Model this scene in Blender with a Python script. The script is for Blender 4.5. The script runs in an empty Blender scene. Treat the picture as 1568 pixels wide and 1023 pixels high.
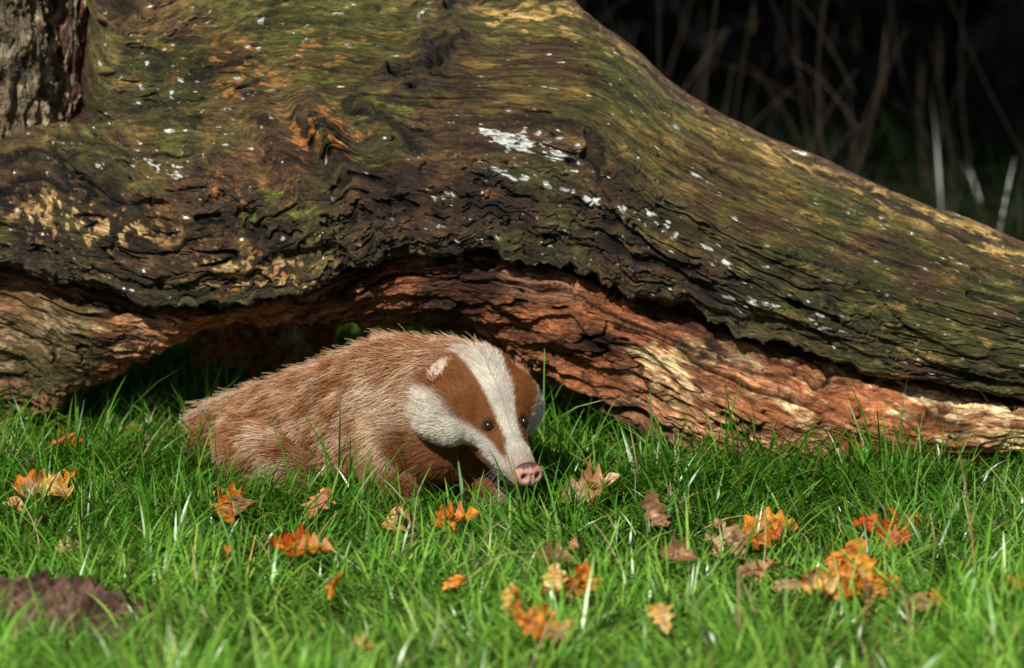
import bpy, math, numpy as np, bmesh
from mathutils import Vector
from mathutils.bvhtree import BVHTree
rng=np.random.default_rng(7)
scene=bpy.context.scene
COL=scene.collection
# ------------------------------------------------------------------ camera
CAMZ=1.21; PITCH=math.radians(9.0); DC=6.0/math.cos(PITCH)
cam=bpy.data.cameras.new("camera"); camo=bpy.data.objects.new("camera",cam); COL.objects.link(camo)
camo.location=(0,-6,CAMZ); camo.rotation_euler=(math.radians(90)-PITCH,0,0)
cam.sensor_width=36; cam.lens=36*DC/1.568; cam.clip_end=500; cam.clip_start=0.05
cam.dof.use_dof=True; cam.dof.focus_distance=6.02; cam.dof.aperture_fstop=3.4
scene.camera=camo
FW=np.array([0,math.cos(PITCH),-math.sin(PITCH)]); UP=np.array([0,math.sin(PITCH),math.cos(PITCH)])
def P(px,py,y):
    """survey helper: place a measured point at depth y (metres)"""
    px=np.asarray(px,float);py=np.asarray(py,float);y=np.asarray(y,float)
    a=(px-784)/1000; b=(511.5-py)/1000
    dx=a; dy=DC*FW[1]+b*UP[1]; dz=DC*FW[2]+b*UP[2]
    t=(y+6.0)/dy
    return np.stack([dx*t+0*y,y+0*t,CAMZ+dz*t],-1)
def G(px,py,z=0.0):
    a=(px-784)/1000; b=(511.5-py)/1000
    dy=DC*FW[1]+b*UP[1]; dz=DC*FW[2]+b*UP[2]
    t=(z-CAMZ)/dz
    return np.array([a*t,-6+dy*t,z])
# ------------------------------------------------------------------ noise
_T=np.random.default_rng(3).random((256,256))*2-1
_P=np.random.default_rng(4).permutation(256)
def n2(x,y,o=0):
    x=x+o*17.31+100;y=y+o*9.77+100
    ix=np.floor(x).astype(int);iy=np.floor(y).astype(int);fx=x-ix;fy=y-iy
    fx=fx*fx*(3-2*fx);fy=fy*fy*(3-2*fy)
    a=_T[ix&255,iy&255];b=_T[(ix+1)&255,iy&255];c=_T[ix&255,(iy+1)&255];d=_T[(ix+1)&255,(iy+1)&255]
    return (a*(1-fx)+b*fx)*(1-fy)+(c*(1-fx)+d*fx)*fy
def fb2(x,y,o=0,n=3):
    r=0;a=1;s=0
    for i in range(n):
        r=r+a*n2(x*2**i,y*2**i,o+i);s+=a;a*=.55
    return r/s
def n3(p,o=0):
    p=p+o*13.7+50
    i=np.floor(p).astype(int);f=p-i;f=f*f*(3-2*f);r=0
    for dx in (0,1):
        for dy in (0,1):
            for dz in (0,1):
                v=_T[_P[(i[...,2]+dz)&255]^((i[...,0]+dx)&255),(i[...,1]+dy)&255]
                r=r+v*(f[...,0] if dx else 1-f[...,0])*(f[...,1] if dy else 1-f[...,1])*(f[...,2] if dz else 1-f[...,2])
    return r
def sst(a,b,x):
    t=np.clip((x-a)/(b-a),0,1);return t*t*(3-2*t)
def mix(a,b,t):
    t=np.asarray(t)[...,None];return np.asarray(a)*(1-t)+np.asarray(b)*t
def terr(x,e=.12):
    f=x-np.floor(x);return np.floor(x)+sst(1-e,1,f)
# ------------------------------------------------------------------ mesh helpers
def empty(name):
    e=bpy.data.objects.new(name,None);e.empty_display_size=.1;COL.objects.link(e);return e
def mesh_obj(name,V,F,mat,col=None,parent=None,smooth=True,grain=None):
    V=np.asarray(V,np.float32).reshape(-1,3);F=np.asarray(F,np.int32)
    me=bpy.data.meshes.new(name)
    me.vertices.add(len(V));me.vertices.foreach_set('co',V.ravel())
    k=F.shape[1]
    me.loops.add(F.size);me.loops.foreach_set('vertex_index',F.ravel())
    me.polygons.add(len(F));me.polygons.foreach_set('loop_start',np.arange(0,F.size,k,dtype=np.int32))
    me.polygons.foreach_set('use_smooth',np.full(len(F),smooth))
    me.update(calc_edges=True);me.validate()
    if col is not None:
        c=np.ones((len(V),4),np.float32);c[:,:3]=np.clip(np.asarray(col).reshape(-1,3),0,1)
        at=me.attributes.new('Col','FLOAT_COLOR','POINT');at.data.foreach_set('color',c.ravel())
    if grain is not None:
        at=me.attributes.new('Grain','FLOAT_VECTOR','POINT');at.data.foreach_set('vector',np.asarray(grain,np.float32).ravel())
    me.materials.append(mat)
    o=bpy.data.objects.new(name,me);COL.objects.link(o)
    if parent:o.parent=parent
    return o
def grid_faces(nv,nu):
    i=np.arange(nv-1)[:,None]*nu+np.arange(nu-1)[None,:]
    return np.stack([i,i+1,i+nu+1,i+nu],-1).reshape(-1,4)
def attr_mat(name,rough=.7,spec=.3,bump=0,bscale=200,transl=0,var=0.25,vscale=60):
    m=bpy.data.materials.new(name);m.use_nodes=True;nt=m.node_tree;N=nt.nodes;L=nt.links
    b=N['Principled BSDF'];b.inputs['Roughness'].default_value=rough;b.inputs['Specular IOR Level'].default_value=spec
    a=N.new('ShaderNodeAttribute');a.attribute_name='Col'
    csock=a.outputs['Color']
    if var>0:
        tc=N.new('ShaderNodeTexCoord');no=N.new('ShaderNodeTexNoise');no.inputs['Scale'].default_value=vscale;no.inputs['Detail'].default_value=5
        L.new(tc.outputs['Object'],no.inputs['Vector'])
        mr=N.new('ShaderNodeMapRange');mr.inputs[1].default_value=.3;mr.inputs[2].default_value=.7;mr.inputs[3].default_value=1-var;mr.inputs[4].default_value=1+var
        L.new(no.outputs[0],mr.inputs[0])
        vm=N.new('ShaderNodeVectorMath');vm.operation='SCALE';L.new(csock,vm.inputs[0]);L.new(mr.outputs[0],vm.inputs['Scale']);csock=vm.outputs[0]
    L.new(csock,b.inputs['Base Color'])
    if bump>0:
        tc=N.new('ShaderNodeTexCoord');no=N.new('ShaderNodeTexNoise');no.inputs['Scale'].default_value=bscale;no.inputs['Detail'].default_value=6
        L.new(tc.outputs['Object'],no.inputs['Vector'])
        bp=N.new('ShaderNodeBump');bp.inputs['Strength'].default_value=bump;bp.inputs['Distance'].default_value=.004
        L.new(no.outputs[0],bp.inputs['Height']);L.new(bp.outputs[0],b.inputs['Normal'])
    if transl>0:
        out=N['Material Output'];t=N.new('ShaderNodeBsdfTranslucent');L.new(csock,t.inputs['Color'])
        mx=N.new('ShaderNodeMixShader');mx.inputs[0].default_value=transl
        L.new(b.outputs[0],mx.inputs[1]);L.new(t.outputs[0],mx.inputs[2]);L.new(mx.outputs[0],out.inputs['Surface'])
    return m
def grain_mat(name,rough,spec,fleck,famt):
    """weathered wood: painted base colour broken up by fibres that follow the grain"""
    m=bpy.data.materials.new(name);m.use_nodes=True;nt=m.node_tree;N=nt.nodes;L=nt.links
    b=N['Principled BSDF'];b.inputs['Specular IOR Level'].default_value=spec
    a=N.new('ShaderNodeAttribute');a.attribute_name='Col';g=N.new('ShaderNodeAttribute');g.attribute_name='Grain'
    def noise(sx,sy,det,ro):
        mp=N.new('ShaderNodeMapping');mp.inputs['Scale'].default_value=(sx,sy,1);L.new(g.outputs['Vector'],mp.inputs['Vector'])
        n=N.new('ShaderNodeTexNoise');n.inputs['Scale'].default_value=1;n.inputs['Detail'].default_value=det;n.inputs['Roughness'].default_value=ro
        L.new(mp.outputs[0],n.inputs['Vector']);return n.outputs[0]
    def mr(x,a0,a1,b0,b1):
        q=N.new('ShaderNodeMapRange');L.new(x,q.inputs[0])
        for i,v in enumerate((a0,a1,b0,b1)):q.inputs[i+1].default_value=v
        return q.outputs[0]
    A=noise(27,190,7,.78);B=noise(95,210,6,.75);Cn=noise(90,560,4,.65)
    def math_(op,x,y):
        q=N.new('ShaderNodeMath');q.operation=op
        for i,v in enumerate((x,y)):
            if isinstance(v,(int,float)):q.inputs[i].default_value=v
            else:L.new(v,q.inputs[i])
        return q.outputs[0]
    fac=math_('MULTIPLY',mr(A,.38,.62,.28,1.85),mr(Cn,.35,.65,.6,1.4))
    vm=N.new('ShaderNodeVectorMath');vm.operation='SCALE';L.new(a.outputs['Color'],vm.inputs[0]);L.new(fac,vm.inputs['Scale'])
    mx=N.new('ShaderNodeMix');mx.data_type='RGBA';L.new(mr(B,.60,.67,0,famt),mx.inputs['Factor']);L.new(vm.outputs[0],mx.inputs['A']);mx.inputs['B'].default_value=(*fleck,1)
    mx2=N.new('ShaderNodeMix');mx2.data_type='RGBA';mx2.blend_type='MULTIPLY';L.new(mr(B,.43,.35,0,.88),mx2.inputs['Factor']);L.new(mx.outputs['Result'],mx2.inputs['A']);mx2.inputs['B'].default_value=(.12,.1,.09,1)
    L.new(mx2.outputs['Result'],b.inputs['Base Color'])
    L.new(mr(A,.3,.7,rough+.15,rough-.15),b.inputs['Roughness'])
    h=math_('ADD',math_('MULTIPLY',A,1.3),math_('ADD',math_('MULTIPLY',B,1.0),math_('MULTIPLY',Cn,.4)))
    bp=N.new('ShaderNodeBump');bp.inputs['Strength'].default_value=1;bp.inputs['Distance'].default_value=.008
    L.new(h,bp.inputs['Height']);L.new(bp.outputs[0],b.inputs['Normal'])
    return m
def hair(name,pts,rad,col,mat,parent):
    N,K=pts.shape[:2]
    hc=bpy.data.hair_curves.new(name);hc.add_curves([K]*N)
    hc.attributes['position'].data.foreach_set('vector',pts.astype(np.float32).ravel())
    r=hc.attributes.get('radius') or hc.attributes.new('radius','FLOAT','POINT')
    r.data.foreach_set('value',rad.astype(np.float32).ravel())
    c=np.ones((N,K,4),np.float32);c[...,:3]=np.clip(col,0,1)
    a=hc.attributes.new('Col','FLOAT_COLOR','POINT');a.data.foreach_set('color',c.ravel())
    hc.materials.append(mat)
    o=bpy.data.objects.new(name,hc);COL.objects.link(o);o.parent=parent
    return o
# ------------------------------------------------------------------ light
az=math.radians(20);el=math.radians(41)
S=np.array([-math.sin(az)*math.cos(el),-math.cos(az)*math.cos(el),math.sin(el)])
sl=bpy.data.lights.new("sun",'SUN');sl.energy=5.0;sl.angle=math.radians(.5);sl.color=(1,.96,.88)
so=bpy.data.objects.new("sun",sl);COL.objects.link(so);so.rotation_euler=Vector(S).to_track_quat('Z','Y').to_euler();so.location=(-3,-5,8)
w=bpy.data.worlds.new("World");scene.world=w;w.use_nodes=True;nt=w.node_tree
sk=nt.nodes.new('ShaderNodeTexSky');sk.sky_type='NISHITA';sk.sun_disc=False;sk.sun_elevation=el;sk.sun_rotation=math.atan2(S[0],S[1])%(2*math.pi)
nt.links.new(sk.outputs[0],nt.nodes['Background'].inputs['Color']);nt.nodes['Background'].inputs['Strength'].default_value=.05
scene.view_settings.view_transform='Standard';scene.view_settings.look='None'
# ------------------------------------------------------------------ fallen trunk
m_bark=grain_mat("weathered_bark",.47,.55,(.50,.35,.16),.6)
m_wood=grain_mat("split_wood",.62,.3,(.66,.36,.18),.5)
log=empty("fallen_tree_trunk")
def cr(C,ts,axis):
    C=np.moveaxis(C,axis,0);K=len(C)
    i=np.clip(np.floor(ts).astype(int),0,K-2);f=(ts-i).reshape((-1,)+(1,)*(C.ndim-1))
    p1=C[i];p2=C[i+1]
    p0=np.where((i>0).reshape(f.shape),C[np.maximum(i-1,0)],2*p1-p2)
    p3=np.where((i<K-2).reshape(f.shape),C[np.minimum(i+2,K-1)],2*p2-p1)
    r=.5*((2*p1)+(-p0+p2)*f+(2*p0-5*p1+4*p2-p3)*f*f+(-p0+3*p1-3*p2+p3)*f**3)
    return np.moveaxis(r,0,axis)
E=np.array([(-250,390,.35),(0,405,.32),(130,440,.27),(300,468,.235),(450,448,.22),(560,398,.22),(700,386,.21),(850,410,.22),(1000,462,.22),(1200,540,.22),(1400,588,.225),(1620,625,.23),(1950,690,.23)],float)
SIL=np.array([(560,-100,.62),(600,-85,.60),(650,-75,.59),(700,-66,.57),(750,-55,.55),(800,-42,.52),(850,-22,.50),(915,30,.47),(1070,150,.45),(1282,252,.45),(1480,338,.45),(1680,415,.45),(1990,505,.45)],float)
man={ # rows for left columns c0..c6
'A2':[(300,-100,.48),(320,-85,.46),(350,-65,.44),(400,-48,.42),(480,-25,.40),(570,-10,.39),(710,20,.38)],
'A3':[(143,-100,.47),(145,-75,.45),(150,-30,.42),(200,30,.37),(330,40,.36),(470,30,.34),(670,60,.33)],
'M1':[(120,-100,.70),(128,-75,.70),(132,-30,.66),(165,95,.40),(290,90,.33),(440,75,.31),(660,95,.30)],
'M2':[(-250,205,.80),(0,185,.76),(95,172,.62),(168,168,.40),(300,140,.30),(450,115,.28),(655,125,.275)],
'B1':[(-250,228,.45),(0,212,.42),(100,195,.36),(190,195,.29),(330,180,.27),(470,155,.25),(660,160,.25)],
'B2':[(-250,250,.36),(0,238,.33),(110,240,.28),(230,265,.23),(370,245,.22),(500,205,.21),(680,215,.215)],
'C':[(-250,300,.30),(0,300,.27),(120,320,.24),(270,345,.20),(410,315,.19),(530,265,.185),(690,275,.19)],
'D':[(-250,350,.29),(0,360,.26),(130,395,.23),(300,425,.20),(440,388,.19),(550,335,.19),(700,338,.185)]}
rowsf={'A2':.05,'A3':.12,'M1':.20,'M2':.29,'B1':.40,'B2':.57,'C':.77,'D':.9}
net=[]
sin40=math.sin(math.radians(-38))
def circ(c,f):
    s=1-f*(1-sin40);th=math.asin(max(-1,min(1,s)));return SIL[c,2]-.275*math.cos(th)
arch=np.array([1,1,.9,.3,.1,.1,.5,.9,1,1,1,1,1])
K3=E.copy();K3[:,1]-=70;K3[:,2]=.42+.2*arch
K2=E.copy();K2[:,1]-=110;K2[:,2]=.60+.35*arch
K1=SIL.copy();K1[:,1]+=60;K1[:,2]+=.1+.2*arch
net+=[K3,K2,K1,SIL]
for k in ['A2','A3','M1','M2','B1','B2','C','D']:
    r=[*man[k]]
    for c in range(7,13):
        f=rowsf[k];p=SIL[c]*(1-f)+E[c]*f;r.append((p[0],p[1],circ(c,f)))
    net.append(np.array(r,float))
tuck=E.copy();tuck[:,2]+=.13;tuck[:,1]-=12
net+=[E,tuck]
net=np.array(net)
vt=np.concatenate([np.linspace(0,3,30,endpoint=False),np.linspace(3,12,660,endpoint=False),np.linspace(12,13,24)])
ut=np.linspace(0,12,1550)
g=cr(cr(net,vt,0),ut,1)
px,py,yy=g[...,0],g[...,1],g[...,2]
VV,UU=np.meshgrid(vt,ut,indexing='ij')
s=UU*.18;t=VV*.045
ew=sst(10.3,12,VV)
rip=sst(740,820,px)*(1-sst(1150,1300,px))
py=py+ew*(10*n2(s*14,t*0,1)+7*n2(s*40,t*0,2)+3*n2(s*120,t*0,4)+rip*5*np.sin(s*2*math.pi/.05+4*n2(s*8,t*0,3)))
W=P(px,py,yy)
def normals(W):
    du=np.gradient(W,axis=1);dv=np.gradient(W,axis=0)
    n=np.cross(du,dv);n/=np.linalg.norm(n,axis=-1,keepdims=True)+1e-12
    return n
Nn=normals(W)
if Nn[300:400,600:700].mean((0,1))[1]>0:Nn=-Nn
def gw(x0,y0,sx,sy):return np.exp(-((px-x0)/sx)**2-((py-y0)/sy)**2)
swirl=gw(500,230,110,90)
ripw=gw(900,340,190,70)+gw(740,330,120,50)
wavy=.35+.65*sst(7.5,10,VV)*sst(1400,1000,px)
warp=.012*n2(s*3,t*6,5)+wavy*(.0036*n2(s*14,t*12,6)+.0012*n2(s*38,t*30,7))
tw=t+warp+swirl*.009*np.sin(s*2*math.pi/.10+1.0+2*n2(s*5,t*8,9))+ripw*.0020*np.sin(s*2*math.pi/.05+4*n2(s*9,t*14,8))
def rid(x,y,o):return 1-2*np.abs(n2(x,y,o))
g1=rid(s*4,tw*30,10);g2=n2(s*13,tw*80,11);g3=n2(s*34,tw*170,12);g4=n2(s*75,tw*330,13)
low=sst(7.0,9.5,VV)*(1-.45*sst(1150,1400,px));rough_area=.5+.5*low
fr=(tw*21+1.0*n2(s*4,tw*6,14)+.35*n2(s*16,tw*20,19))%1.0
tm=sst(.0,.4,n2(s*5,tw*11,15)+.6*low-.12)
def cracks(fs,ft,wd,o,thr):
    ck=np.abs(n2(s*fs,tw*ft,o)+.25*n2(s*fs*6,tw*ft*1.5,o+1))
    return (1-sst(wd*.35,wd,ck))*sst(thr,thr+.3,n2(s*fs*2.2,tw*ft*.3,o+2))
crk=np.maximum(cracks(2.2,26,.11,140,-.1),np.maximum(cracks(6,60,.14,150,-.03),.75*cracks(12,120,.17,160,.02)))
crk=crk*(.66+.34*low)
chk=(1-sst(.05,.16,np.abs(n2(s*45+1.5*n2(s*20,tw*60,183),tw*70,180)+.4*n2(s*130,tw*110,181))))*sst(.1,.4,n2(s*7,tw*16,182))
crk=np.maximum(crk,.5*chk*low)
lump=fb2(s*3.5,t*10,18)
ter=terr(fb2(s*14,tw*34,170,4)*5+3,.15)-3
d=.015*lump+rough_area*(.0035*g1+.0030*g2+.0022*g3+.0011*g4+.0030*ter)+.008*tm*(fr-.5)*sst(0,.06,1-fr)*(.45+.55*low)-.012*crk
d+=swirl*(.015*np.sin(s*2*math.pi/.10+1.0+2*n2(s*5,t*8,9)))
knots=[(605,112,22,.036),(664,68,22,.036),(708,66,20,.030),(668,104,26,.038),(690,14,18,.026),(636,132,14,.018),(300,110,45,.014),(490,190,40,.02),(640,20,12,.01)]
for (kx,ky,r,h) in knots:
    wx=px+9*n2(px*.05,py*.05,21);wy=py+9*n2(px*.05,py*.05,22)
    rr=np.sqrt((wx-kx)**2+((wy-ky)*1.15)**2)/r
    d+=h*np.exp(-rr**2)*(1+.5*n2(px*.12,py*.12,23))-(h*1.4*np.exp(-(rr/.42)**2) if r<30 else 0)
fade=sst(2.6,3.4,VV)*(1-.6*sst(12.1,12.6,VV))
W=W+Nn*(d*fade)[...,None]
n_a=fb2(s*11,tw*26,30,4);n_b=fb2(s*30,tw*70,31,4);n_c=fb2(px*.012,py*.016,32);spk=fb2(px*.09,py*.12,33,3);spk2=fb2(s*80,tw*150,34,3)
olive=np.array([.140,.112,.030]);brown=np.array([.125,.066,.030]);dark=np.array([.022,.014,.010]);gold=np.array([.30,.185,.050]);green=np.array([.062,.080,.016])
col=mix(brown,olive,sst(-.35,.35,n_c+.35*sst(9.5,6,VV)-.12+.3*n_a))
col=mix(col,gold,.7*sst(.05,.45,n_b+.5*n_a-.05)*sst(10.5,7,VV))
col=mix(col,green,.65*sst(.0,.4,fb2(px*.007,py*.011,36)+.4*n_a))
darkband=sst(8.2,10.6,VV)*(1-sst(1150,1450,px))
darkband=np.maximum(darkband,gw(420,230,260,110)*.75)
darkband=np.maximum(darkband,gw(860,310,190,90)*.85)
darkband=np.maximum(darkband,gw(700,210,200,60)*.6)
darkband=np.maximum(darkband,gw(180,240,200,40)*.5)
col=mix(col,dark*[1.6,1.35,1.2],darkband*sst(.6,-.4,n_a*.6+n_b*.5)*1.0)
col=col*(1+.5*g2+.45*g3+.2*g1)[...,None].clip(.25,2.2)  # crests lighter, hollows darker: ambient shade painted into the bark colour
og=np.array([.62,.24,.055]);yel=np.array([.58,.39,.12])
om=sum(gw(*a) for a in [(340,110,90,40),(530,205,40,30),(150,335,110,45),(480,75,120,25),(360,290,60,40),(100,300,60,20),(380,400,120,30),(430,435,140,20),(470,215,60,50),(720,300,40,10),(350,130,50,25)]).clip(0,1)
om2=sst(1000,1400,px)*sst(0,.3,n_c+.2)*.5
fk=n_b*.6+spk2*.7+spk*.2
col=mix(col,og,.8*sst(.19,.34,fk+om*.14-.10)*np.clip(om*.95+om2*.5+.05,0,1))
col=mix(col,yel,.75*sst(.20,.38,spk2*.6+n_b*.5+.15*om2)*np.clip(om2*.9+.35*sst(8,4,VV)*sst(150,300,px),0,1))
ed=sst(5.2,4.0,VV)*sst(2.6,3.2,VV)
em=ed*(gw(800,45,60,30)+gw(900,100,60,20)+gw(1350,320,90,40)+gw(1460,360,90,40)+gw(1560,390,80,40)+gw(1200,240,60,40)).clip(0,1)+.18*ed*sst(600,800,px)
col=mix(col,[.70,.46,.14],np.clip(em*1.5,0,1)*sst(-.04,.18,n_b+.5*spk2+.3*n_a))
rim=sst(3.9,3.2,VV)*sst(850,950,px)
col=mix(col,[.20,.10,.06],.8*rim);col=mix(col,dark,.8*np.exp(-((VV-4.0-.15*n_a)/.10)**2)*sst(880,960,px))
ys=gw(110,300,60,18)+gw(150,355,90,25)+gw(370,405,90,12)+gw(420,437,120,8)+gw(80,330,60,10)
col=mix(col,[.78,.50,.20],np.clip(ys*1.3,0,1)*sst(.05,.21,n_b*.6+spk2*.8))
def seg(x0,y0,x1,y1,wd):
    l=math.hypot(x1-x0,y1-y0);ux,uy=(x1-x0)/l,(y1-y0)/l
    a=(px-x0)*ux+(py-y0)*uy;b=-(px-x0)*uy+(py-y0)*ux
    a=np.clip(a,0,l)-a
    return np.exp(-(a*a+b*b)/wd**2)
li=np.clip(seg(745,203,890,250,13)*1.2+seg(840,288,1010,350,14)*.85+seg(1010,350,1280,500,14)*.75+seg(740,250,800,275,12)*.7+gw(230,255,70,20)*.5+gw(1140,470,70,14)*.7+gw(800,240,90,50)*.45+gw(330,120,100,50)*.3,0,1.3)
col=mix(col,[.82,.84,.78],sst(.41,.50,li*.36+fb2(s*70,tw*230,37,3)*.62+spk2*.3+g3*.08))
mo=gw(430,300,25,12)+gw(560,245,28,7)+gw(620,150,50,20)+gw(480,118,25,7)+gw(460,330,25,7)+gw(390,330,20,10)
col=mix(col,[.20,.26,.03],np.clip(mo*1.3,0,1)*sst(.0,.3,spk+.5*spk2))
col=col*(1-.92*crk)[...,None]  # cracks and ledge steps darkened too, crevice shade painted in
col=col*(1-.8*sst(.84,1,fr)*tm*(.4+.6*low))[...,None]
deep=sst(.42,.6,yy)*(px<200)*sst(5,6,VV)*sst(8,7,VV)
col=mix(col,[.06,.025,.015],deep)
for (kx,ky,r,h) in knots[:6]:
    wx=px+9*n2(px*.05,py*.05,21);wy=py+9*n2(px*.05,py*.05,22)
    rr=np.sqrt((wx-kx)**2+(wy-ky)**2)/r
    col=mix(col,[.055,.040,.022],.7*np.exp(-(rr/1.5)**4));col=mix(col,[.010,.007,.005],.95*np.exp(-(rr/.65)**4))
col=col*(1-.6*sst(12,12.3,VV))[...,None]  # tucked underside darkened: shade of the gap painted in
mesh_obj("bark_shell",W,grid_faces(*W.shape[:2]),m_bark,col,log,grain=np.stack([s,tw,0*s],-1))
# ---- lower split wood
BT=np.array([(-250,800,.62),(0,672,.50),(100,618,.43),(230,545,.36),(350,496,.34),(500,500,.34),(660,503,.34),(800,572,.33),(950,645,.29),(1160,728,.22),(1370,735,.22),(1600,705,.26),(1950,700,.28)],float)
L0=E.copy();L0[:,1]-=34;L0[:,2]+=.12
L1=E.copy();L1[:,1]+=2;L1[:,2]+=.062
rows=[L0,L1]
for f in (.22,.5,.8):
    r=L1*(1-f)+BT*f;r[:,2]-=.080*math.sin(math.pi*min(f**.8*.95,1))*np.array([.5,.8,.8,.5,.3,.6,.8,.95,1,1,1,1,1]);rows.append(r)
rows.append(BT)
U1=BT.copy();U1[:,1]-=4;U1[:,2]+=.05+.05*arch
U2=BT.copy();U2[:,1]-=25;U2[:,2]+=.12+.18*arch
U3=E.copy();U3[:,1]-=60;U3[:,2]+=.16+.26*arch
for R_ in (U1,U2): R_[8:,1]+=22
U3[8:,1]=600
rows+=[U1,U2,U3]
net2=np.array(rows)
vt=np.concatenate([np.linspace(0,5,430,endpoint=False),np.linspace(5,8,40)])
g=cr(cr(net2,vt,0),ut,1);px,py,yy=g[...,0],g[...,1],g[...,2]
VV,UU=np.meshgrid(vt,ut,indexing='ij');s=UU*.18
t=VV/5*np.interp(UU,np.arange(13),[.3,.26,.2,.12,.1,.13,.15,.18,.2,.19,.15,.12,.1])+UU*.004
bw=sst(3.6,5,VV)*(1-sst(5.5,6.5,VV))
py=py+bw*(7*n2(s*13,t*0,41)+6*n2(s*37,t*0,42)+4*n2(s*110,t*0,43))
W=P(px,py,yy);Nn=normals(W)
if Nn[150:200,800:900].mean((0,1))[1]>0:Nn=-Nn
tw=t+.010*n2(s*3,t*8,45)+.0030*n2(s*14,t*14,46)+.0012*n2(s*42,t*36,48)+.0010*np.sin(s*2*math.pi/.06+4*n2(s*9,t*14,47))*sst(700,850,px)
g1=rid(s*4,tw*34,50);g2=n2(s*11,tw*90,51);g3=n2(s*26,tw*190,52);g4=n2(s*60,tw*360,53)
fr=(tw*34+1.1*n2(s*4,tw*7,54)+.4*n2(s*15,tw*20,66))%1.0;fr2=(tw*85+1.2*n2(s*9,tw*15,64)+.4*n2(s*40,tw*30,67))%1.0
tm=sst(-.3,.3,n2(s*5,tw*14,55));tm2=sst(-.2,.4,n2(s*10,tw*30,65))
crk=np.maximum(cracks(2.4,34,.11,240,-.15),np.maximum(cracks(6,70,.14,250,-.05),.8*cracks(13,140,.17,260,.0)))
ter=terr(fb2(s*12,tw*40,270,4)*5+3,.15)-3
d=.010*fb2(s*4,t*10,58)+.0030*g1+.0028*g2+.0020*g3+.0010*g4+.0026*ter+.011*tm*(fr-.5)*sst(0,.07,1-fr)+.004*tm2*(fr2-.5)*sst(0,.1,1-fr2)-.013*crk
leg=sst(260,120,px)*sst(1.2,2,VV)
d*=1-.5*leg
W=W+Nn*(d*(1-.5*sst(5.3,6,VV)))[...,None]
n_a=fb2(s*9,tw*28,70,4);n_b=fb2(s*26,tw*90,71,4);n_c=fb2(px*.012,py*.02,72);spk=fb2(px*.08,py*.1,73,3)
red=np.array([.34,.120,.048]);tanw=np.array([.66,.35,.15]);dk=np.array([.058,.024,.015]);pk=np.array([.46,.225,.120])
col=mix(red,dk,sst(-.02,.45,n_c*.8+.5*n_a))
col=mix(col,pk,.75*sst(-.05,.30,n_a-n_c*.4))
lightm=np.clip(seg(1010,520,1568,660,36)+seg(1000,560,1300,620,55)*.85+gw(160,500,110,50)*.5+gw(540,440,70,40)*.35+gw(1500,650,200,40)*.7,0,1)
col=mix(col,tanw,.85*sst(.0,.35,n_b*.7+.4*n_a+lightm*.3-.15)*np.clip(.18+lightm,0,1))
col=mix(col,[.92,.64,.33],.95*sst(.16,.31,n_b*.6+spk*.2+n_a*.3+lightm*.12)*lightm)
col=col*(1+.5*g2+.45*g3+.25*g1)[...,None].clip(.3,2)  # relief tints the wood: ambient shade painted, hollows dark and crests light
col=mix(col,[.15,.125,.045],.75*leg*sst(-.3,.3,n_c+.25-(py-520)*.001)*sst(190,110,px))
col=mix(col,[.5,.36,.22],.5*leg*sst(.1,.4,n_b))
col=mix(col,dk*.7,.85*sst(.35,.75,gw(700,450,95,60)+.35*n_c+.2*n_b))  # cast shadow above the badger, painted into the wood colour
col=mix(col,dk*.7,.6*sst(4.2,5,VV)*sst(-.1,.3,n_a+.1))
col=mix(col,dk*.5,.85*sst(1.35,1.05,VV+.25*n_a))  # shadow gap under the bark lip, painted dark
col=col*(1-.9*crk)[...,None]*(1-.8*sst(.84,1,fr)*tm)[...,None]*(1-.5*sst(.85,1,fr2)*tm2)[...,None]  # painted crevice shade in cracks and under ledges
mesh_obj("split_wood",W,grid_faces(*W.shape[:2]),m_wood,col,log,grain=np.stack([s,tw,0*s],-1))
# ---- left upright limbs
def limb(name,cx,rx,y0,pytop,pybot,base,seed,nu=260,nv=300,ry=.09,lean=0):
    th=np.linspace(0,2*math.pi,nu);vv=np.linspace(0,1,nv);VV,TH=np.meshgrid(vv,th,indexing='ij')
    pyc=pytop+(pybot-pytop)*VV;cxs=cx+lean*(1-VV);r=rx*(1+.15*np.sin(VV*4+seed)+.25*VV**3)*sst(-.02,.06,VV)
    c=P(cxs,pyc,np.full_like(VV,y0));rr=r/1000
    t=TH*.09;tw=t+.012*n2(VV*4,t*8,seed)+.004*n2(VV*20,t*20,seed+9)
    d=.014*n2(VV*5,t*14,seed+1)+.008*rid(VV*6,tw*35,seed+2)+.005*n2(VV*14,tw*90,seed+3)+.003*n2(VV*40,tw*160,seed+4)+.004*terr(fb2(VV*9,tw*40,seed+8,4)*4,.15)
    bl=sst(0,.3,TH)*sst(2*math.pi,2*math.pi-.3,TH);d=d*bl
    W=c.copy();W[...,0]+=np.sin(TH)*(rr+d);W[...,1]+=np.cos(TH)*(ry+d)
    nb=fb2(VV*16,tw*60,seed+5);na=fb2(VV*5,t*20,seed+6)
    col=mix(base,np.array(base)*.3,sst(-.1,.3,na));col=mix(col,[.48,.38,.24],.8*sst(.06,.32,nb+.3*na))
    col=col*(1+.6*n2(VV*14,tw*90,seed+3))[...,None]
    return mesh_obj(name,W,grid_faces(nv,nu),m_bark,col,log,grain=np.stack([VV*.45,tw,0*VV],-1))
limb("upright_limb",20,62,.52,-110,235,[.21,.15,.085],81,lean=-10)
limb("inner_limb",104,28,.60,-110,215,[.16,.058,.036],91,ry=.06,lean=20)
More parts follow.
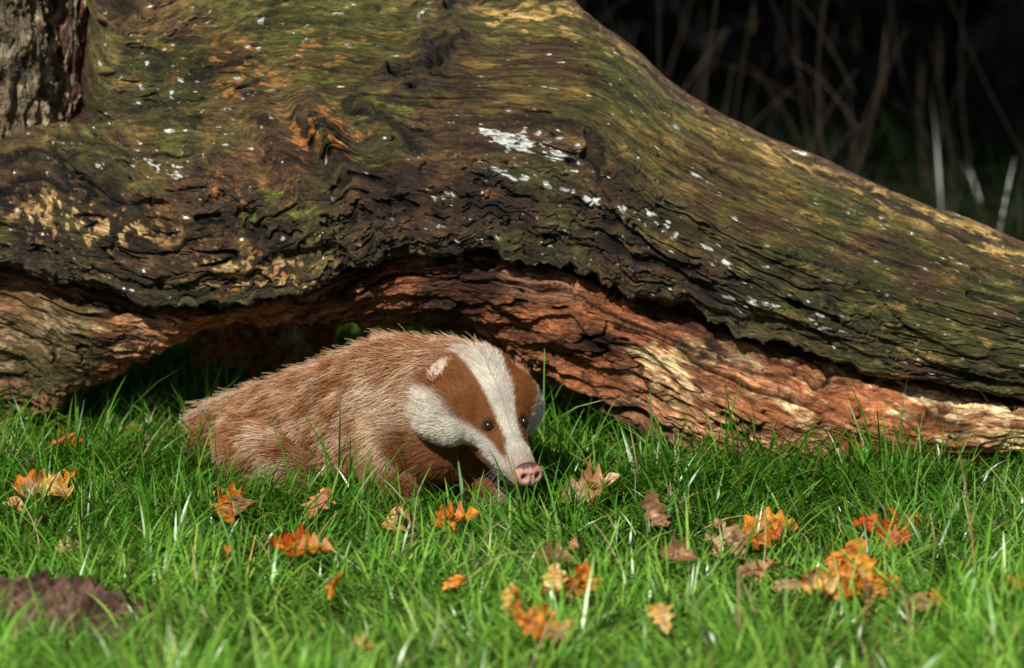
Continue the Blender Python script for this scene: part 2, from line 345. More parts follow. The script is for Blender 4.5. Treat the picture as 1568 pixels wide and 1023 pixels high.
# ------------------------------------------------------------------ badger
bad=empty("badger")
f=np.array([.41,-.83,-.37]);f/=np.linalg.norm(f);r=np.array([.80,.38,0.02]);r-=f*(r@f);r/=np.linalg.norm(r);u=np.cross(r,f)
if u[2]<0:u=-u
H0=P(740,617,-.07)
def HL(l,a,h):return H0+l*r+a*f+h*u
SV=[];SF=[];off=0
def ico(n):
    b_=bmesh.new();bmesh.ops.create_icosphere(b_,subdivisions=n,radius=1);b_.verts.ensure_lookup_table()
    v=np.array([q.co[:] for q in b_.verts]);ff=np.array([[q.index for q in fc.verts] for fc in b_.faces]);b_.free();return v,ff
IV,IF=ico(3);IV5,IF5=ico(5)
def ell(c,rad,ax=None):
    global off
    v=IV*np.asarray(rad)
    if ax is not None:v=v@np.array(ax)
    SV.append(v+c);SF.append(IF+off);off+=len(IV)
def chain(pts,n=10):
    for (a,ra),(b,rb) in zip(pts[:-1],pts[1:]):
        for k in np.linspace(0,1,n):ell(a*(1-k)+b*k,[ra*(1-k)+rb*k]*3)
hax=[r,f,u]
ell(H0,[.087,.078,.060],hax)
ell(HL(-.052,-.006,-.018),[.045,.056,.044],hax);ell(HL(.053,-.004,-.018),[.044,.056,.044],hax)
ell(HL(0,.045,-.006),[.054,.05,.044],hax)
chain([(HL(0,.055,-.010),.043),(HL(0,.10,-.022),.032),(HL(0,.154,-.028),.0225)],8)
chain([(HL(0,.04,-.042),.032),(HL(0,.128,-.050),.0165)],8)
B1_=P(600,618,.10);B2_=P(495,652,.19);B3_=P(405,668,.27);B4_=P(352,672,.31)
chain([(HL(0,-.03,-.004),.074),(P(670,614,.03),.090),(B1_,.100),(B2_,.093),(B3_,.078),(B4_,.062)],12)
chain([(P(690,660,.0),.068),(P(630,665,.03),.082),(P(560,680,.09),.078)],8)
def gz(p,z):
    p=np.array(p);p[2]=z;return p
LF=[(P(612,672,.0),.060),(P(596,722,-.02),.044),(gz(P(600,760,-.05),.03),.031),(gz(P(612,772,-.10),.018),.022)]
RF=[(P(728,690,.02),.054),(P(758,732,-.01),.040),(gz(P(768,760,-.04),.03),.028),(gz(P(780,770,-.09),.018),.021)]
chain(LF,8);chain(RF,8)
chain([(P(400,690,.20),.066),(gz(P(430,720,.12),.045),.040),(gz(P(470,740,.08),.02),.024)],8)
chain([(B4_,.05),(P(312,672,.35),.028),(P(295,692,.37),.018)],6)
for base in (LF[-1][0],RF[-1][0]):
    for k in (-.018,-.006,.006,.018):
        chain([(base+[k*.8,-.005,0],.009),(base+[k*1.2,-.032,-.006],.008)],4)
me=bpy.data.meshes.new("raw");me.from_pydata(np.concatenate(SV).tolist(),[],np.concatenate(SF).tolist())
ro=bpy.data.objects.new("raw",me);COL.objects.link(ro)
md=ro.modifiers.new("r",'REMESH');md.mode='VOXEL';md.voxel_size=.0045
ms=ro.modifiers.new("s",'SMOOTH');ms.factor=.5;ms.iterations=14
dg=bpy.context.evaluated_depsgraph_get();dg.update();ev=ro.evaluated_get(dg);em_=ev.to_mesh()
nvv=len(em_.vertices);BV=np.zeros(nvv*3);em_.vertices.foreach_get('co',BV);BV=BV.reshape(-1,3)
BN=np.zeros(nvv*3);em_.vertices.foreach_get('normal',BN);BN=BN.reshape(-1,3)
em_.calc_loop_triangles();T=np.zeros(len(em_.loop_triangles)*3,np.int32);em_.loop_triangles.foreach_get('vertices',T);T=T.reshape(-1,3)
ev.to_mesh_clear();bpy.data.objects.remove(ro)
bvh=BVHTree.FromPolygons(BV.tolist(),T.tolist())
eyes=[]
for sx in (-1,1):
    o=H0+f*.074-u*.006;dr=r*sx*.78+u*.48+f*.18;dr/=np.linalg.norm(dr)
    hit=bvh.ray_cast(Vector(o),Vector(dr))
    eyes.append((np.array(hit[0]),np.array(hit[1])))
nose_c=HL(0,.172,-.022)
def headlocal(p):
    q=p-H0;return q@r,q@f,q@u
def hmask(l,a,h,e0,e1):
    R=np.sqrt(l*l+h*h);lim=.145-.5*np.clip(a-.02,0,1)
    return sst(e0,e1,a)*sst(lim+.015,lim-.005,R)
def furcol(p,jit):
    l,a,h=headlocal(p);al=np.abs(l+jit*.004)
    ax_=-.022-.12*np.clip(a-.06,0,1)
    phi=np.degrees(np.arctan2(al,h-ax_))
    nz=n3(p*22,1);nf=n3(p*60,2)
    hm=hmask(l,a+.018*nz+jit*.034,h,-.085,-.030)
    ginger=np.array([.42,.165,.055]);dkb=np.array([.19,.066,.023]);cream=np.array([.76,.49,.29]);white=np.array([.88,.80,.67])
    body=mix(ginger,cream,.75*sst(-.05,.6,nz*.5+nf*.5+jit*.45))
    body=mix(body,dkb,.65*sst(.05,.55,-nf+.5*jit))
    x,y,z=p[...,0],p[...,1],p[...,2]
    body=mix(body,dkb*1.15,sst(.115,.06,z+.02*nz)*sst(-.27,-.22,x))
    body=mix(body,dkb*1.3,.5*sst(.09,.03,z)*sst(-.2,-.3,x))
    nk=np.exp(-((x+.160)/.060)**2-((z-.15)/.060)**2)*sst(.12,.02,y)
    body=mix(body,np.array([.84,.65,.43]),.8*nk*sst(-.9,.2,jit+nz))
    body=mix(body,ginger*.9,.7*np.exp(-((a+.08)/.045)**2)*sst(.0,.04,h))
    brn=np.array([.28,.098,.028])
    cw=17+4*nz+26*sst(.10,.145,a)+4*sst(.04,-.05,a)
    bw_=63+7*nz-8*sst(.03,.1,a)
    st=sst(cw-3,cw+3,phi+jit*1.5)*sst(bw_+7,bw_-7,phi+jit*5)*sst(.158,.125,a)
    wc=mix(np.broadcast_to(white,p.shape),[.80,.60,.40],.75*sst(.03,-.05,a+.01*nz)*sst(60,90,phi))
    head=mix(wc,brn,st)
    head=mix(head,brn*1.0,sst(96,125,phi+8*nz+6*jit)*sst(.12,.06,a))
    head=mix(head,brn*1.2,sst(-.055,-.075,a+.01*nz)*.8)
    head=mix(head,[.50,.30,.20],.6*sst(.130,.160,a))
    head=head*(1-.18*sst(.1,.5,nf))[...,None]
    c=mix(body,head,hm)
    for ec,en in eyes:
        dd=np.linalg.norm(p-ec,axis=-1);c=mix(c,[.05,.025,.015],.85*sst(.0135,.009,dd))
    return c,hm
c0,_=furcol(BV,np.zeros(nvv))
m_skin=attr_mat("badger_skin",rough=.8,spec=.1,var=.1)
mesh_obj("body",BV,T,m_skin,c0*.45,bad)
A=BV[T[:,0]];Bq=BV[T[:,1]];Cq=BV[T[:,2]];ar=np.linalg.norm(np.cross(Bq-A,Cq-A),axis=1)
cen=(A+Bq+Cq)/3;_,aF,_=headlocal(cen)
wt=ar*(1+1.3*sst(-.06,-.02,aF));wt/=wt.sum()
NS=210000
ti=rng.choice(len(T),NS,p=wt);ra=rng.random((NS,2));fl=ra.sum(1)>1;ra[fl]=1-ra[fl]
w0=1-ra.sum(1)
p=A[ti]*w0[:,None]+Bq[ti]*ra[:,:1]+Cq[ti]*ra[:,1:]
n=BN[T[ti,0]]*w0[:,None]+BN[T[ti,1]]*ra[:,:1]+BN[T[ti,2]]*ra[:,1:];n/=np.linalg.norm(n,axis=1,keepdims=True)
keep=(np.linalg.norm(p-nose_c,axis=1)>.020)&(p[:,2]>.004)
for ec,en in eyes:keep&=np.linalg.norm(p-ec,axis=1)>.0095
p=p[keep];n=n[keep];M=len(p)
l,a,h=headlocal(p)
hm=hmask(l,a,h,-.085,-.03)
jit=rng.normal(0,1,M)*.5
cc,_=furcol(p,jit)
flow=np.array([-.80,.45,-.38])
flow=flow+np.stack([.26*n3(p*14,5),.26*n3(p*14,6),.26*n3(p*14,7)],-1)
hf=-f+r*(np.sign(l)*.35)[:,None]-u*(sst(.0,-.03,h)*.5)[:,None]
flow=flow*(1-hm)[:,None]+hf*hm[:,None]
legm=sst(.10,.05,p[:,2])*(1-hm)*(p[:,0]>-.27)
flow=flow*(1-legm)[:,None]+np.array([-.15,-.1,-1])*legm[:,None]
flow-=n*(flow*n).sum(1)[:,None];flow/=np.linalg.norm(flow,axis=1,keepdims=True)+1e-9
backm=sst(.3,.8,n[:,2])*(1-hm)
cheek=sst(40,70,np.degrees(np.arctan2(np.abs(l),h+.022)))*hm
guard=(rng.random(M)<.10)*(1-hm)
Ln=(.024*(1-hm)+hm*(.0062+.013*sst(.06,-.05,a)+.014*cheek*sst(.05,-.01,a)))*(1-.3*legm)*(1+.20*backm)*(1+.4*guard)*rng.uniform(.55,1.25,M)
Ln*=1+.22*n3(p*18,8)
lift=.30*(1-hm)+.32*hm+.22*backm+.10*guard+.15*cheek
cn=np.stack([n3(p*75,9),n3(p*75,10),n3(p*75,11)],-1)*.34+rng.normal(0,.14,(M,3))
d0=flow+n*lift[:,None]+cn*(.38+.62*(1-hm))[:,None];d0/=np.linalg.norm(d0,axis=1,keepdims=True)
K=5;pts=np.zeros((M,K,3));pts[:,0]=p-n*.001
for k in range(1,K):
    dd=d0+np.array([0,0,-.10])*k*(1-hm)[:,None]*.6-n*(.10*k*lift)[:,None];dd/=np.linalg.norm(dd,axis=1,keepdims=True)
    pts[:,k]=pts[:,k-1]+dd*(Ln/(K-1))[:,None]
pts[...,2]=np.maximum(pts[...,2],.003)
rad=np.linspace(1,.25,K)[None]*(.00045*(1-hm)+.00034*hm)[:,None]*(rng.uniform(.75,1.2,M)*(1+.3*guard))[:,None]
tipc=np.array([.95,.77,.55]);sp=np.linspace(0,1,K)
fdir=np.array([-.80,.45,-.38]);fdir/=np.linalg.norm(fdir)
al_=p@fdir;pr=p-al_[:,None]*fdir*.60
bodyw=(1-hm)*(1-legm)*np.clip((.25+.75*rng.random(M))*sst(.03,.32,n3(pr*np.array([62,62,62]),12)+.08*jit)+.30*guard,0,1)
tm_=bodyw[:,None]*sst(.4,.95,sp)[None]*.85
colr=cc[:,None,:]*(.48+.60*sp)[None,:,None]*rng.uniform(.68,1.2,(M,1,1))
colr=mix(colr,tipc,tm_)
m_fur=attr_mat("badger_fur",rough=.5,spec=.25,var=0)
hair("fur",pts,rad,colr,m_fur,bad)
m_eye=bpy.data.materials.new("eye");m_eye.use_nodes=True;b=m_eye.node_tree.nodes['Principled BSDF']
no=m_eye.node_tree.nodes.new('ShaderNodeTexNoise');no.inputs['Scale'].default_value=200;rp=m_eye.node_tree.nodes.new('ShaderNodeValToRGB')
rp.color_ramp.elements[0].color=(.006,.004,.003,1);rp.color_ramp.elements[1].color=(.03,.015,.008,1)
m_eye.node_tree.links.new(no.outputs[0],rp.inputs[0]);m_eye.node_tree.links.new(rp.outputs[0],b.inputs['Base Color']);b.inputs['Roughness'].default_value=.12;b.inputs['Specular IOR Level'].default_value=.9
for i,(ec,en) in enumerate(eyes):
    mesh_obj("eye_%d"%(i+1),IV5*.0072+ec+en*.0006,IF5,m_eye,None,bad)
# nose pad
v=IV5.copy();nl,na_,nh=v[:,0].copy(),v[:,1].copy(),v[:,2].copy()
nl*=.0235;na_*=.014;nh*=.0190
nl*=1+.12*(nh/.0190)
na_-=.003*np.exp(-(nl/.0025)**2)*(nh<.004)
for sx in (-1,1):
    q=np.exp(-(((nl-sx*.0105)/.0045)**2+((nh+.0005)/.0048)**2));na_-=.009*q*(na_>0)
ncol=mix(np.tile([.60,.29,.24],(len(v),1)),[.05,.02,.02],sum(np.exp(-(((nl-sx*.0108)/.0040)**2+((nh+.0005)/.0036)**2)**2)*(na_>-.006) for sx in (-1,1)).clip(0,1))
ncol=mix(ncol,[.035,.022,.02],.9*sst(.010,.015,nh+.003*n2(nl*300,na_*300,5)))
ncol=mix(ncol,[.25,.10,.08],.7*sst(-.010,-.016,nh))
m_pad=attr_mat("nose_skin",rough=.33,spec=.45,bump=.5,bscale=900,var=.2,vscale=400)
f2=f+u*.28;f2/=np.linalg.norm(f2);u2=u-f2*(u@f2);u2/=np.linalg.norm(u2)
mesh_obj("nose",nose_c+nl[:,None]*r+na_[:,None]*f2+nh[:,None]*u2,IF5,m_pad,ncol,bad)
def ear(sx):
    a=np.linspace(-1,1,25);b=np.linspace(0,1,12);Bm,Am=np.meshgrid(b,a,indexing='ij')
    wd=.025*np.sqrt(np.clip(1-(Bm-.2)**2/.7,0,1))
    l_=Am*wd;h_=Bm*.006;cup=-.004*(1-Am**2)*(1-.3*Bm)
    c=HL(sx*(.054 if sx<0 else .062),-.034,.041 if sx<0 else .026);e1=r*.9+f*.25*sx-u*sx*.30;e1/=np.linalg.norm(e1);e2=u*.65+r*sx*.55-f*.45;e2-=e1*(e2@e1);e2/=np.linalg.norm(e2);e3=np.cross(e1,e2);e3*=np.sign(e3@f)
    W=c+l_[...,None]*e1+h_[...,None]*e2+cup[...,None]*e3
    col=mix([.20,.08,.03],[.80,.70,.55],sst(.35,.6,Bm+.12*Am**2))
    mesh_obj("ear_%s"%("a" if sx<0 else "b"),W,grid_faces(12,25),m_skin,col,bad)
    pp=np.repeat(W.reshape(-1,3),9,0)+rng.normal(0,.0024,(W.shape[0]*W.shape[1]*9,3));tt=np.repeat(Bm.ravel(),9)
    dd=e2*.3-f*1.0+rng.normal(0,.35,pp.shape);dd/=np.linalg.norm(dd,axis=1,keepdims=True)
    ln=rng.uniform(.005,.016,len(pp));PT=pp[:,None]+dd[:,None]*(np.linspace(0,1,3)[None]*ln[:,None])[...,None]
    cl=mix(np.tile([.30,.12,.045],(len(pp),1)),[.86,.76,.60],sst(.25,.8,tt+rng.normal(0,.25,len(pp)))*(.9 if sx<0 else .2))
    hair("ear_fur_%s"%("a" if sx<0 else "b"),PT,np.tile([.0004,.0003,.0001],(len(pp),1)),np.repeat(cl[:,None],3,1),m_fur,bad)
ear(-1);ear(1)
nw=18;wp=np.zeros((nw,6,3))
for i in range(nw):
    sx=-1 if i%2 else 1
    b=HL(sx*rng.uniform(.016,.022),rng.uniform(.115,.145),rng.uniform(-.044,-.028));dd=r*sx*rng.uniform(.7,1)+f*rng.uniform(-.1,.6)+u*rng.uniform(-.6,.2)
    dd/=np.linalg.norm(dd);L_=rng.uniform(.03,.05)
    for k in range(6):
        q=k/5;wp[i,k]=b+dd*L_*q+np.array([0,0,-.012])*q*q
hair("whiskers",wp,np.tile(np.linspace(.0002,.00006,6),(nw,1)),np.full((nw,6,3),.35),m_fur,bad)
mp=np.array([HL(l_,a_,h_) for l_,a_,h_ in [(-.034,.075,-.045),(-.028,.10,-.046),(-.021,.13,-.046),(-.011,.152,-.046),(0,.160,-.045),(.011,.152,-.046),(.021,.13,-.046),(.028,.10,-.046),(.034,.075,-.045)]])
hair("mouth",mp[None],np.full((1,9),.0026),np.full((1,9,3),[.05,.025,.02]),m_fur,bad)
# ------------------------------------------------------------------ ground
def gh(x,y):
    return .012*n2(x*1.3,y*1.3,200)+.004*n2(x*6,y*6,201)-.006
xs=np.concatenate([-np.geomspace(300,3,24),np.linspace(-2.9,2.9,150),np.geomspace(3,300,24)])
ys=np.concatenate([-np.geomspace(300,4,24),np.linspace(-3.9,8,260),np.geomspace(8.2,300,24)])
X,Y=np.meshgrid(xs,ys);Z=gh(X,Y)
m_g=bpy.data.materials.new("soil_and_litter");m_g.use_nodes=True;N=m_g.node_tree.nodes;L=m_g.node_tree.links
tc=N.new('ShaderNodeTexCoord');no=N.new('ShaderNodeTexNoise');no.inputs['Scale'].default_value=14;no.inputs['Detail'].default_value=8;no.inputs['Roughness'].default_value=.7
L.new(tc.outputs['Object'],no.inputs['Vector']);rp=N.new('ShaderNodeValToRGB');L.new(no.outputs[0],rp.inputs[0])
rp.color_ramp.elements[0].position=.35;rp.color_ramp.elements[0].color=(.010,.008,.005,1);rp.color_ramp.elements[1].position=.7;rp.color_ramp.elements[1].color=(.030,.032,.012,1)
b=N['Principled BSDF'];b.inputs['Roughness'].default_value=.95;b.inputs['Specular IOR Level'].default_value=.1;L.new(rp.outputs[0],b.inputs['Base Color'])
bp=N.new('ShaderNodeBump');bp.inputs['Distance'].default_value=.02;L.new(no.outputs[0],bp.inputs['Height']);L.new(bp.outputs[0],b.inputs['Normal'])
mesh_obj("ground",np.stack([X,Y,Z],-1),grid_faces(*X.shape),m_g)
# ------------------------------------------------------------------ grass
def blades(x,y,Lg,wd,hd,lean0,bend,cb,ct,S_=5):
    n=len(x);base=np.stack([x,y,gh(x,y)-.004],-1)
    sd=hd+math.pi/2+rng.normal(0,.7,n);side=np.stack([np.cos(sd),np.sin(sd),np.zeros(n)],-1)
    V=np.zeros((n,S_+1,2,3));p_=base;ang=lean0.copy()
    prof=[.9,1,.92,.75,.45,.05]
    for k in range(S_+1):
        if k>0:
            ang=ang+bend/S_
            p_=p_+np.stack([np.cos(hd)*np.sin(ang),np.sin(hd)*np.sin(ang),np.cos(ang)],-1)*(Lg/S_)[:,None]
            p_[:,2]=np.maximum(p_[:,2],gh(p_[:,0],p_[:,1])+.002)
        V[:,k,0]=p_-side*(wd*prof[k]/2)[:,None];V[:,k,1]=p_+side*(wd*prof[k]/2)[:,None]
    i=np.arange(n)[:,None]*(2*(S_+1))+np.arange(S_)[None]*2
    F=np.stack([i,i+1,i+3,i+2],-1).reshape(-1,4)
    q=np.linspace(0,1,S_+1)[None,:,None,None]
    C=cb[:,None,None,:]*(1-q)+ct[:,None,None,:]*q;C=np.broadcast_to(C,V.shape)
    return V.reshape(-1,3),F,C.reshape(-1,3)
mh=G(70,935)
def field(n,x0,x1,y0,y1,lo,hi,wlo,whi,dark=1.0,excl=True):
    x=rng.uniform(x0,x1,n);y=rng.uniform(y0,y1,n)
    dn=n2(x*9,y*9,210)+.5*n2(x*22,y*22,211);k=rng.random(n)<.75+.60*dn
    if excl:
        for (c,rr) in [((B1_[0],B1_[1]),.09),((B2_[0],B2_[1]),.09),((B3_[0],B3_[1]),.075),((-.08,-.02),.07),((-.17,-.03),.05),((-.13,.02),.08)]:
            k&=((x-c[0])**2+(y-c[1])**2)>rr**2
        k&=(((x-mh[0])/.17)**2+((y-mh[1]+.05)/.18)**2)>rng.uniform(.3,1.1,n)
    x=x[k];y=y[k];n=len(x)
    cl=n2(x*7,y*7,212)+.5*n2(x*17,y*17,214);Lg=rng.uniform(lo,hi,n)*(1+.45*cl)*(1+.5*(rng.random(n)<.10));wd=rng.uniform(wlo,whi,n)
    hd=rng.uniform(0,2*math.pi,n)*.65+5.0*n2(x*6,y*6,213)+2*n2(x*2,y*2,215);ln=np.abs(rng.normal(.5,.45,n));bd=rng.uniform(.1,2.3,n)
    tone=rng.random(n);g1_=np.array([.042,.165,.010]);g2_=np.array([.120,.370,.022]);g3_=np.array([.34,.54,.08])
    ct=mix(g1_,g2_,sst(0,.9,tone+.35*cl));ct=mix(ct,g3_,.85*sst(.66,1,rng.random(n)))
    fgm=sst(-.20,-.70,y);ct=ct*(1+.65*fgm)[:,None]+np.array([.06,.03,.022])*fgm[:,None]  # foreground blades brightened: sunlit look put into their colour
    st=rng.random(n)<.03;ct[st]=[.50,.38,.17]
    ct=ct*dark;cb=ct*[.42,.36,.42]  # roots darkened: shade between blades painted into the colour
    return blades(x,y,Lg,wd,hd,ln,bd,cb,ct)
parts=[field(86000,-1.05,1.05,-1.6,.55,.040,.100,.0026,.0052),
       field(9000,-.3,1.05,.0,.34,.07,.145,.003,.005),
       field(5000,-1.05,-.45,.15,.55,.07,.14,.003,.005),
       field(30000,-1.6,1.7,.5,2.2,.05,.11,.003,.006),
       field(13000,-2.2,2.6,2.2,5.5,.10,.26,.003,.006,.10),  # rear blades darkened: background shade put into their colour
       field(20000,-3,-1.0,-2.5,2.2,.05,.1,.004,.007),field(20000,1.0,3,-2.5,2.2,.05,.1,.004,.007),
       field(14000,-1.1,1.1,-2.6,-1.55,.05,.1,.004,.007)]
Vs=[];Fs=[];Cs=[];o_=0
for V,F,C in parts:
    Vs.append(V);Fs.append(F+o_);Cs.append(C);o_+=len(V)
m_gr=attr_mat("grass_blades",rough=.32,spec=.6,transl=.28,var=.15,vscale=40)
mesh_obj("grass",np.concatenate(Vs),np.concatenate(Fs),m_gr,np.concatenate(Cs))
def stalks(name,lst,mat):
    Vs=[];Fs=[];Cs=[];o_=0
    for (p0,p1,rd,c,bow) in lst:
        p0=np.array(p0);p1=np.array(p1);k=10;q=np.linspace(0,1,k)[:,None]
        m_=p0*(1-q)+p1*q+np.array(bow)*np.sin(q*math.pi)
        ang=np.linspace(0,2*math.pi,7)[:-1];ax=p1-p0;ax/=np.linalg.norm(ax);e=np.cross(ax,[.3,.9,.2]);e/=np.linalg.norm(e);g_=np.cross(ax,e)
        ring=(np.cos(ang)[:,None]*e+np.sin(ang)[:,None]*g_)
        V=m_[:,None]+ring[None]*(rd*(1-.6*q))[:,None]
        F=[(i*6+j,i*6+(j+1)%6,(i+1)*6+(j+1)%6,(i+1)*6+j) for i in range(k-1) for j in range(6)]
        Vs.append(V.reshape(-1,3));Fs.append(np.array(F)+o_);o_+=k*6;Cs.append(np.tile(c,(k*6,1)))
    return mesh_obj(name,np.concatenate(Vs),np.concatenate(Fs),mat,np.concatenate(Cs))
m_st=attr_mat("dry_stem",rough=.7,spec=.3,var=.3,vscale=80)
sw=[.50,.36,.17]
L_=[(G(962,895),G(962,895)+[-.05,.02,.085],.0012,sw,(0,0,.01)),(G(1165,890),G(1165,890)+[.005,.02,.10],.0014,sw,(.004,0,0)),
    (G(1492,915),G(1492,915)+[-.022,.03,.20],.0014,[.35,.17,.08],(.006,0,0)),(G(378,880),G(378,880)+[.012,.01,.055],.002,[.6,.4,.1],(0,0,0)),
    (G(1050,830),G(1050,830)+[.09,.0,.04],.0012,sw,(0,0,.01)),(G(700,905),G(700,905)+[.11,.02,.05],.001,sw,(0,0,.02)),
    (G(60,860),G(60,860)+[-.03,.02,.09],.0012,sw,(.01,0,0)),(G(1330,870),G(1330,870)+[.08,.02,.05],.001,sw,(0,0,.01))]
stalks("straw_stalks",L_,m_st)
L_=[]
for i in range(75):
    x=rng.uniform(.15,2.0);y=rng.uniform(2.5,5.0);hh=rng.uniform(.3,1.0);t_=rng.normal(0,.22,2)
    c=np.array([.15,.105,.070])*rng.uniform(.12,.9)
    L_.append(([x,y,-.01],[x+t_[0]*hh,y+t_[1]*hh,hh],rng.uniform(.0009,.0021),c,(rng.normal(0,.05),0,0)))
    if rng.random()<.5:
        q=rng.uniform(.3,.7);b_=[x+t_[0]*hh*q,y+t_[1]*hh*q,hh*q];L_.append((b_,[b_[0]+rng.normal(0,.15),b_[1],b_[2]+rng.uniform(.05,.25)],.0012,c,(0,0,.02)))
stalks("dry_weed_stems",L_,m_st)
# ------------------------------------------------------------------ leaves
def leafmesh(lst):
    Vs=[];Fs=[];Cs=[];o_=0;na=30;nb=7
    a=np.linspace(0,1,na);b=np.linspace(-1,1,nb);Am,Bm=np.meshgrid(a,b,indexing='ij')
    for (c,size,cola,colb) in lst:
        ph=rng.uniform(-.3,.3)
        wv=.27*np.sin(math.pi*np.clip(Am,0,1)**.75)**.8*(1+.36*np.sin(2*math.pi*(3.8*Am+ph)+.6*np.sign(Bm)))+.012
        X_=Am-.5;Y_=Bm*wv+.03*np.sin(5*Am);X_=X_+.10*np.abs(Bm)*wv*2
        c1=rng.uniform(-1.0,1.4);c2=rng.uniform(-2.0,3.2)
        Z_=c1*(X_**2)+c2*Y_**2+.05*rng.normal()*np.sin(Am*9+Bm*3)+.035*np.abs(Bm)**2*np.sin(Am*22)
        V=np.stack([X_,Y_,Z_],-1)*size
        ax,ay,azz=rng.uniform(.1,1.1),rng.normal(0,.5),rng.uniform(0,2*math.pi)
        def R(a,i,j):
            M=np.eye(3);M[i,i]=M[j,j]=math.cos(a);M[i,j]=-math.sin(a);M[j,i]=math.sin(a);return M
        V=V.reshape(-1,3)@R(azz,0,1).T@R(ay,0,2).T@R(ax,1,2).T+c
        V[:,2]=np.maximum(V[:,2],.004)
        tn=rng.uniform(.8,1.2)
        bl=sst(-.4,.4,n2(Am*4+c[0]*50,Bm*2+c[1]*50,300))
        C=mix(np.array(cola)*tn,np.array(colb)*tn,bl);C=C*(1-.35*(np.abs(Bm)<.1))[...,None]*(.85+.25*np.cos(Am*2*math.pi*7+np.abs(Bm)*4))[...,None]
        C=mix(C,[.12,.05,.02],.6*sst(.25,.5,n2(Am*7+c[0]*90,Bm*4+c[1]*70,301)))
        Vs.append(V);Fs.append(grid_faces(na,nb)+o_);o_+=na*nb;Cs.append(C.reshape(-1,3))
    return np.concatenate(Vs),np.concatenate(Fs),np.concatenate(Cs)
O=([.74,.18,.010],[.84,.34,.035]);RD=([.62,.09,.008],[.70,.18,.015]);TN=([.66,.42,.22],[.56,.28,.11]);YL=([.85,.58,.24],[.82,.42,.08]);BR=([.34,.16,.07],[.52,.29,.15])
spec=[(60,745,.075,O),(85,750,.07,YL),(55,760,.07,TN),(100,738,.05,O),(110,672,.05,O),(95,678,.04,RD),(208,662,.04,RD),(360,762,.07,O),(375,770,.06,BR),(345,775,.05,O),(485,772,.065,([.6,.2,.07],[.6,.26,.1])),
(598,802,.06,YL),(615,795,.05,TN),(680,797,.05,O),(700,795,.06,O),(460,838,.07,RD),(480,842,.06,O),(430,832,.05,RD),(350,846,.035,O),(105,840,.045,TN),(20,775,.05,YL),
(900,755,.085,TN),(915,745,.06,TN),(1005,785,.06,BR),(850,855,.045,BR),(880,838,.04,TN),(860,898,.065,RD),(885,893,.06,O),(850,885,.05,YL),(695,890,.045,O),(512,895,.05,O),(800,938,.075,O),(835,950,.055,O),(850,965,.045,YL),(790,930,.06,YL),(820,955,.05,O),
(555,993,.03,YL),(1150,812,.075,O),(1185,802,.075,O),(1170,825,.06,O),(1110,825,.065,TN),(1095,835,.05,TN),(1130,835,.05,BR),(1040,850,.055,BR),(1055,856,.04,TN),(1345,810,.07,RD),(1375,800,.07,O),(1395,812,.05,RD),(1325,800,.05,RD),(1365,822,.05,RD),
(1270,885,.075,O),(1300,868,.08,O),(1325,888,.08,O),(1345,895,.06,O),(1300,900,.06,O),(1290,850,.06,O),(1260,900,.05,YL),(1240,895,.04,BR),(1205,892,.05,TN),(1180,868,.05,TN),(1150,872,.04,BR),(1012,940,.05,YL),(1410,922,.05,TN),(1435,915,.04,O),(1330,925,.05,BR),(1545,905,.05,BR),(1560,895,.05,O)]
lst=[]
for (x,y,sz,cc_) in spec:
    z=.020+rng.uniform(0,.022);lst.append((G(x,y,z),sz*rng.uniform(.90,1.15),cc_[0],cc_[1]))
for i in range(46):
    x=rng.uniform(-1.2,1.0);y=rng.uniform(.75,2.6);cc_=[O,RD,TN,BR,YL][rng.integers(5)];lst.append((np.array([x,y,.06]),rng.uniform(.05,.09),cc_[0],cc_[1]))
for i in range(40):
    c=G(rng.uniform(300,500),rng.uniform(500,535),.09);lst.append((c,.11,*(O if i%3 else YL)))
for i in range(50):
    x=rng.choice([-1,1])*rng.uniform(1,2.6);y=rng.uniform(-2,1.5);cc_=[O,RD,TN,BR,YL][rng.integers(5)];lst.append((np.array([x,y,.045]),rng.uniform(.05,.08),cc_[0],cc_[1]))
V,F,C=leafmesh(lst)
m_lf=attr_mat("dead_leaf",rough=.5,spec=.4,transl=.25,var=.3,vscale=90,bump=.3,bscale=150)
mesh_obj("fallen_oak_leaves",V,F,m_lf,C)
# ------------------------------------------------------------------ molehill
th=np.linspace(0,2*math.pi,140);rr=np.linspace(0,1,80);R_,TH=np.meshgrid(rr,th,indexing='ij')
ed_=1+.18*np.sin(TH*3+1)+.10*np.sin(TH*7)
x=mh[0]+np.cos(TH)*R_*.19*ed_;y=mh[1]+np.sin(TH)*R_*.16*ed_
z=gh(x,y)-.006+.050*(1-sst(0,1,R_))+(.024*np.abs(fb2(x*24,y*24,400))+.016*np.abs(n2(x*60,y*60,401))+.007*n2(x*150,y*150,403))*(1-R_**3)
cm_=mix([.050,.028,.020],[.16,.090,.062],sst(-.3,.4,fb2(x*40,y*40,402)))
m_so=attr_mat("loose_soil",rough=.95,spec=.1,bump=1,bscale=120,var=.5,vscale=90)
mesh_obj("molehill",np.stack([x,y,z],-1),grid_faces(80,140),m_so,cm_)
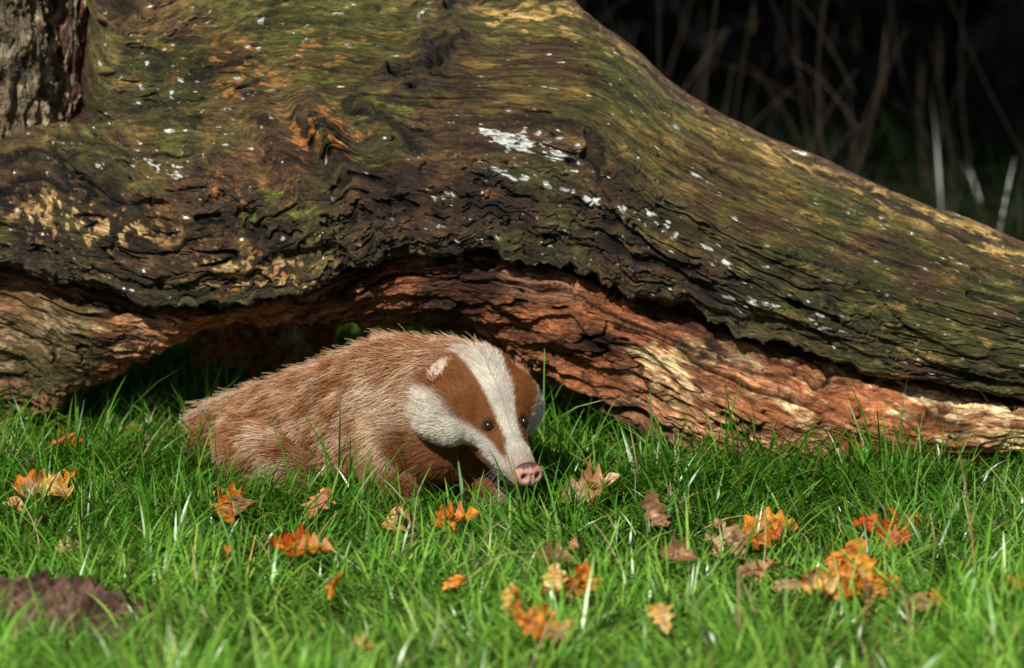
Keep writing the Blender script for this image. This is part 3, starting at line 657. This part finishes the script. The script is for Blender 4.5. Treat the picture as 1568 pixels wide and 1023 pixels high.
# ------------------------------------------------------------------ added off-frame sun blocker, and hedge
def leafcloud(cent,size,col):
    n=len(cent);a=rng.normal(0,1,(n,3));a/=np.linalg.norm(a,axis=1,keepdims=True);b=np.cross(a,rng.normal(0,1,(n,3)));b/=np.linalg.norm(b,axis=1,keepdims=True)
    sz=(size*rng.uniform(.7,1.3,n))[:,None]
    V=np.stack([cent-a*sz,cent-b*sz*.5,cent+a*sz,cent+b*sz*.5],1).reshape(-1,3)
    F=np.arange(4*n).reshape(-1,4);C=np.repeat(np.array(col)*rng.uniform(.6,1.4,(n,1)),4,0);return V,F,C
m_can=attr_mat("canopy_leaf",rough=.6,spec=.3,transl=.1,var=.2,vscale=5)
sun_blocker=empty("sun_blocker_tree")  # unseen tree added to block sun and sky behind the log
cc_=np.array([-1.6,5.0,5.4]);cl=[]
for i in range(200):
    v=rng.normal(0,1,3);v/=np.linalg.norm(v);q=rng.random()**(1/2.2)
    cl.append(cc_+v*q*np.array([5.4,6.6,1.4]))
cl=np.array(cl)
pp=(cl[rng.integers(len(cl),size=54000)]+rng.normal(0,.47,(54000,3)))
pp=pp[pp[:,1]>-1.5]
V,F,C=leafcloud(pp,.12,[.05,.07,.02]);mesh_obj("blocker_crown",V,F,m_can,C,sun_blocker,smooth=False)
tr=np.array([-4.2,6.0,0.0])
bl_=[(tr-[0,0,.1],tr+[.1,-.2,4.6],.38,[.10,.08,.06],(.1,0,0))]
for i in range(14):
    c=cl[rng.integers(len(cl))];bl_.append((tr+[.05,-.1,rng.uniform(2.6,4.2)],c,.10,[.10,.08,.06],(0,0,.3)))
m_tb=attr_mat("blocker_bark",rough=.85,spec=.2,bump=1,bscale=20,var=.4,vscale=12)
to=stalks("blocker_trunk_and_limbs",bl_,m_tb);to.parent=sun_blocker
pp=np.stack([rng.uniform(-7,9,34000),rng.normal(6.8,.5,34000),rng.random(34000)**1.1*2.6],-1);pp[:,1]+=.4*n2(pp[:,0]*1.2,pp[:,2]*1.2,500)
V,F,C=leafcloud(pp,.07,[.008,.010,.006]);mesh_obj("hedge",V,F,m_can,C,None,smooth=False)  # leaves coloured almost black, deep shade put into their colour
print("badger z range",BV.min(0),BV.max(0))
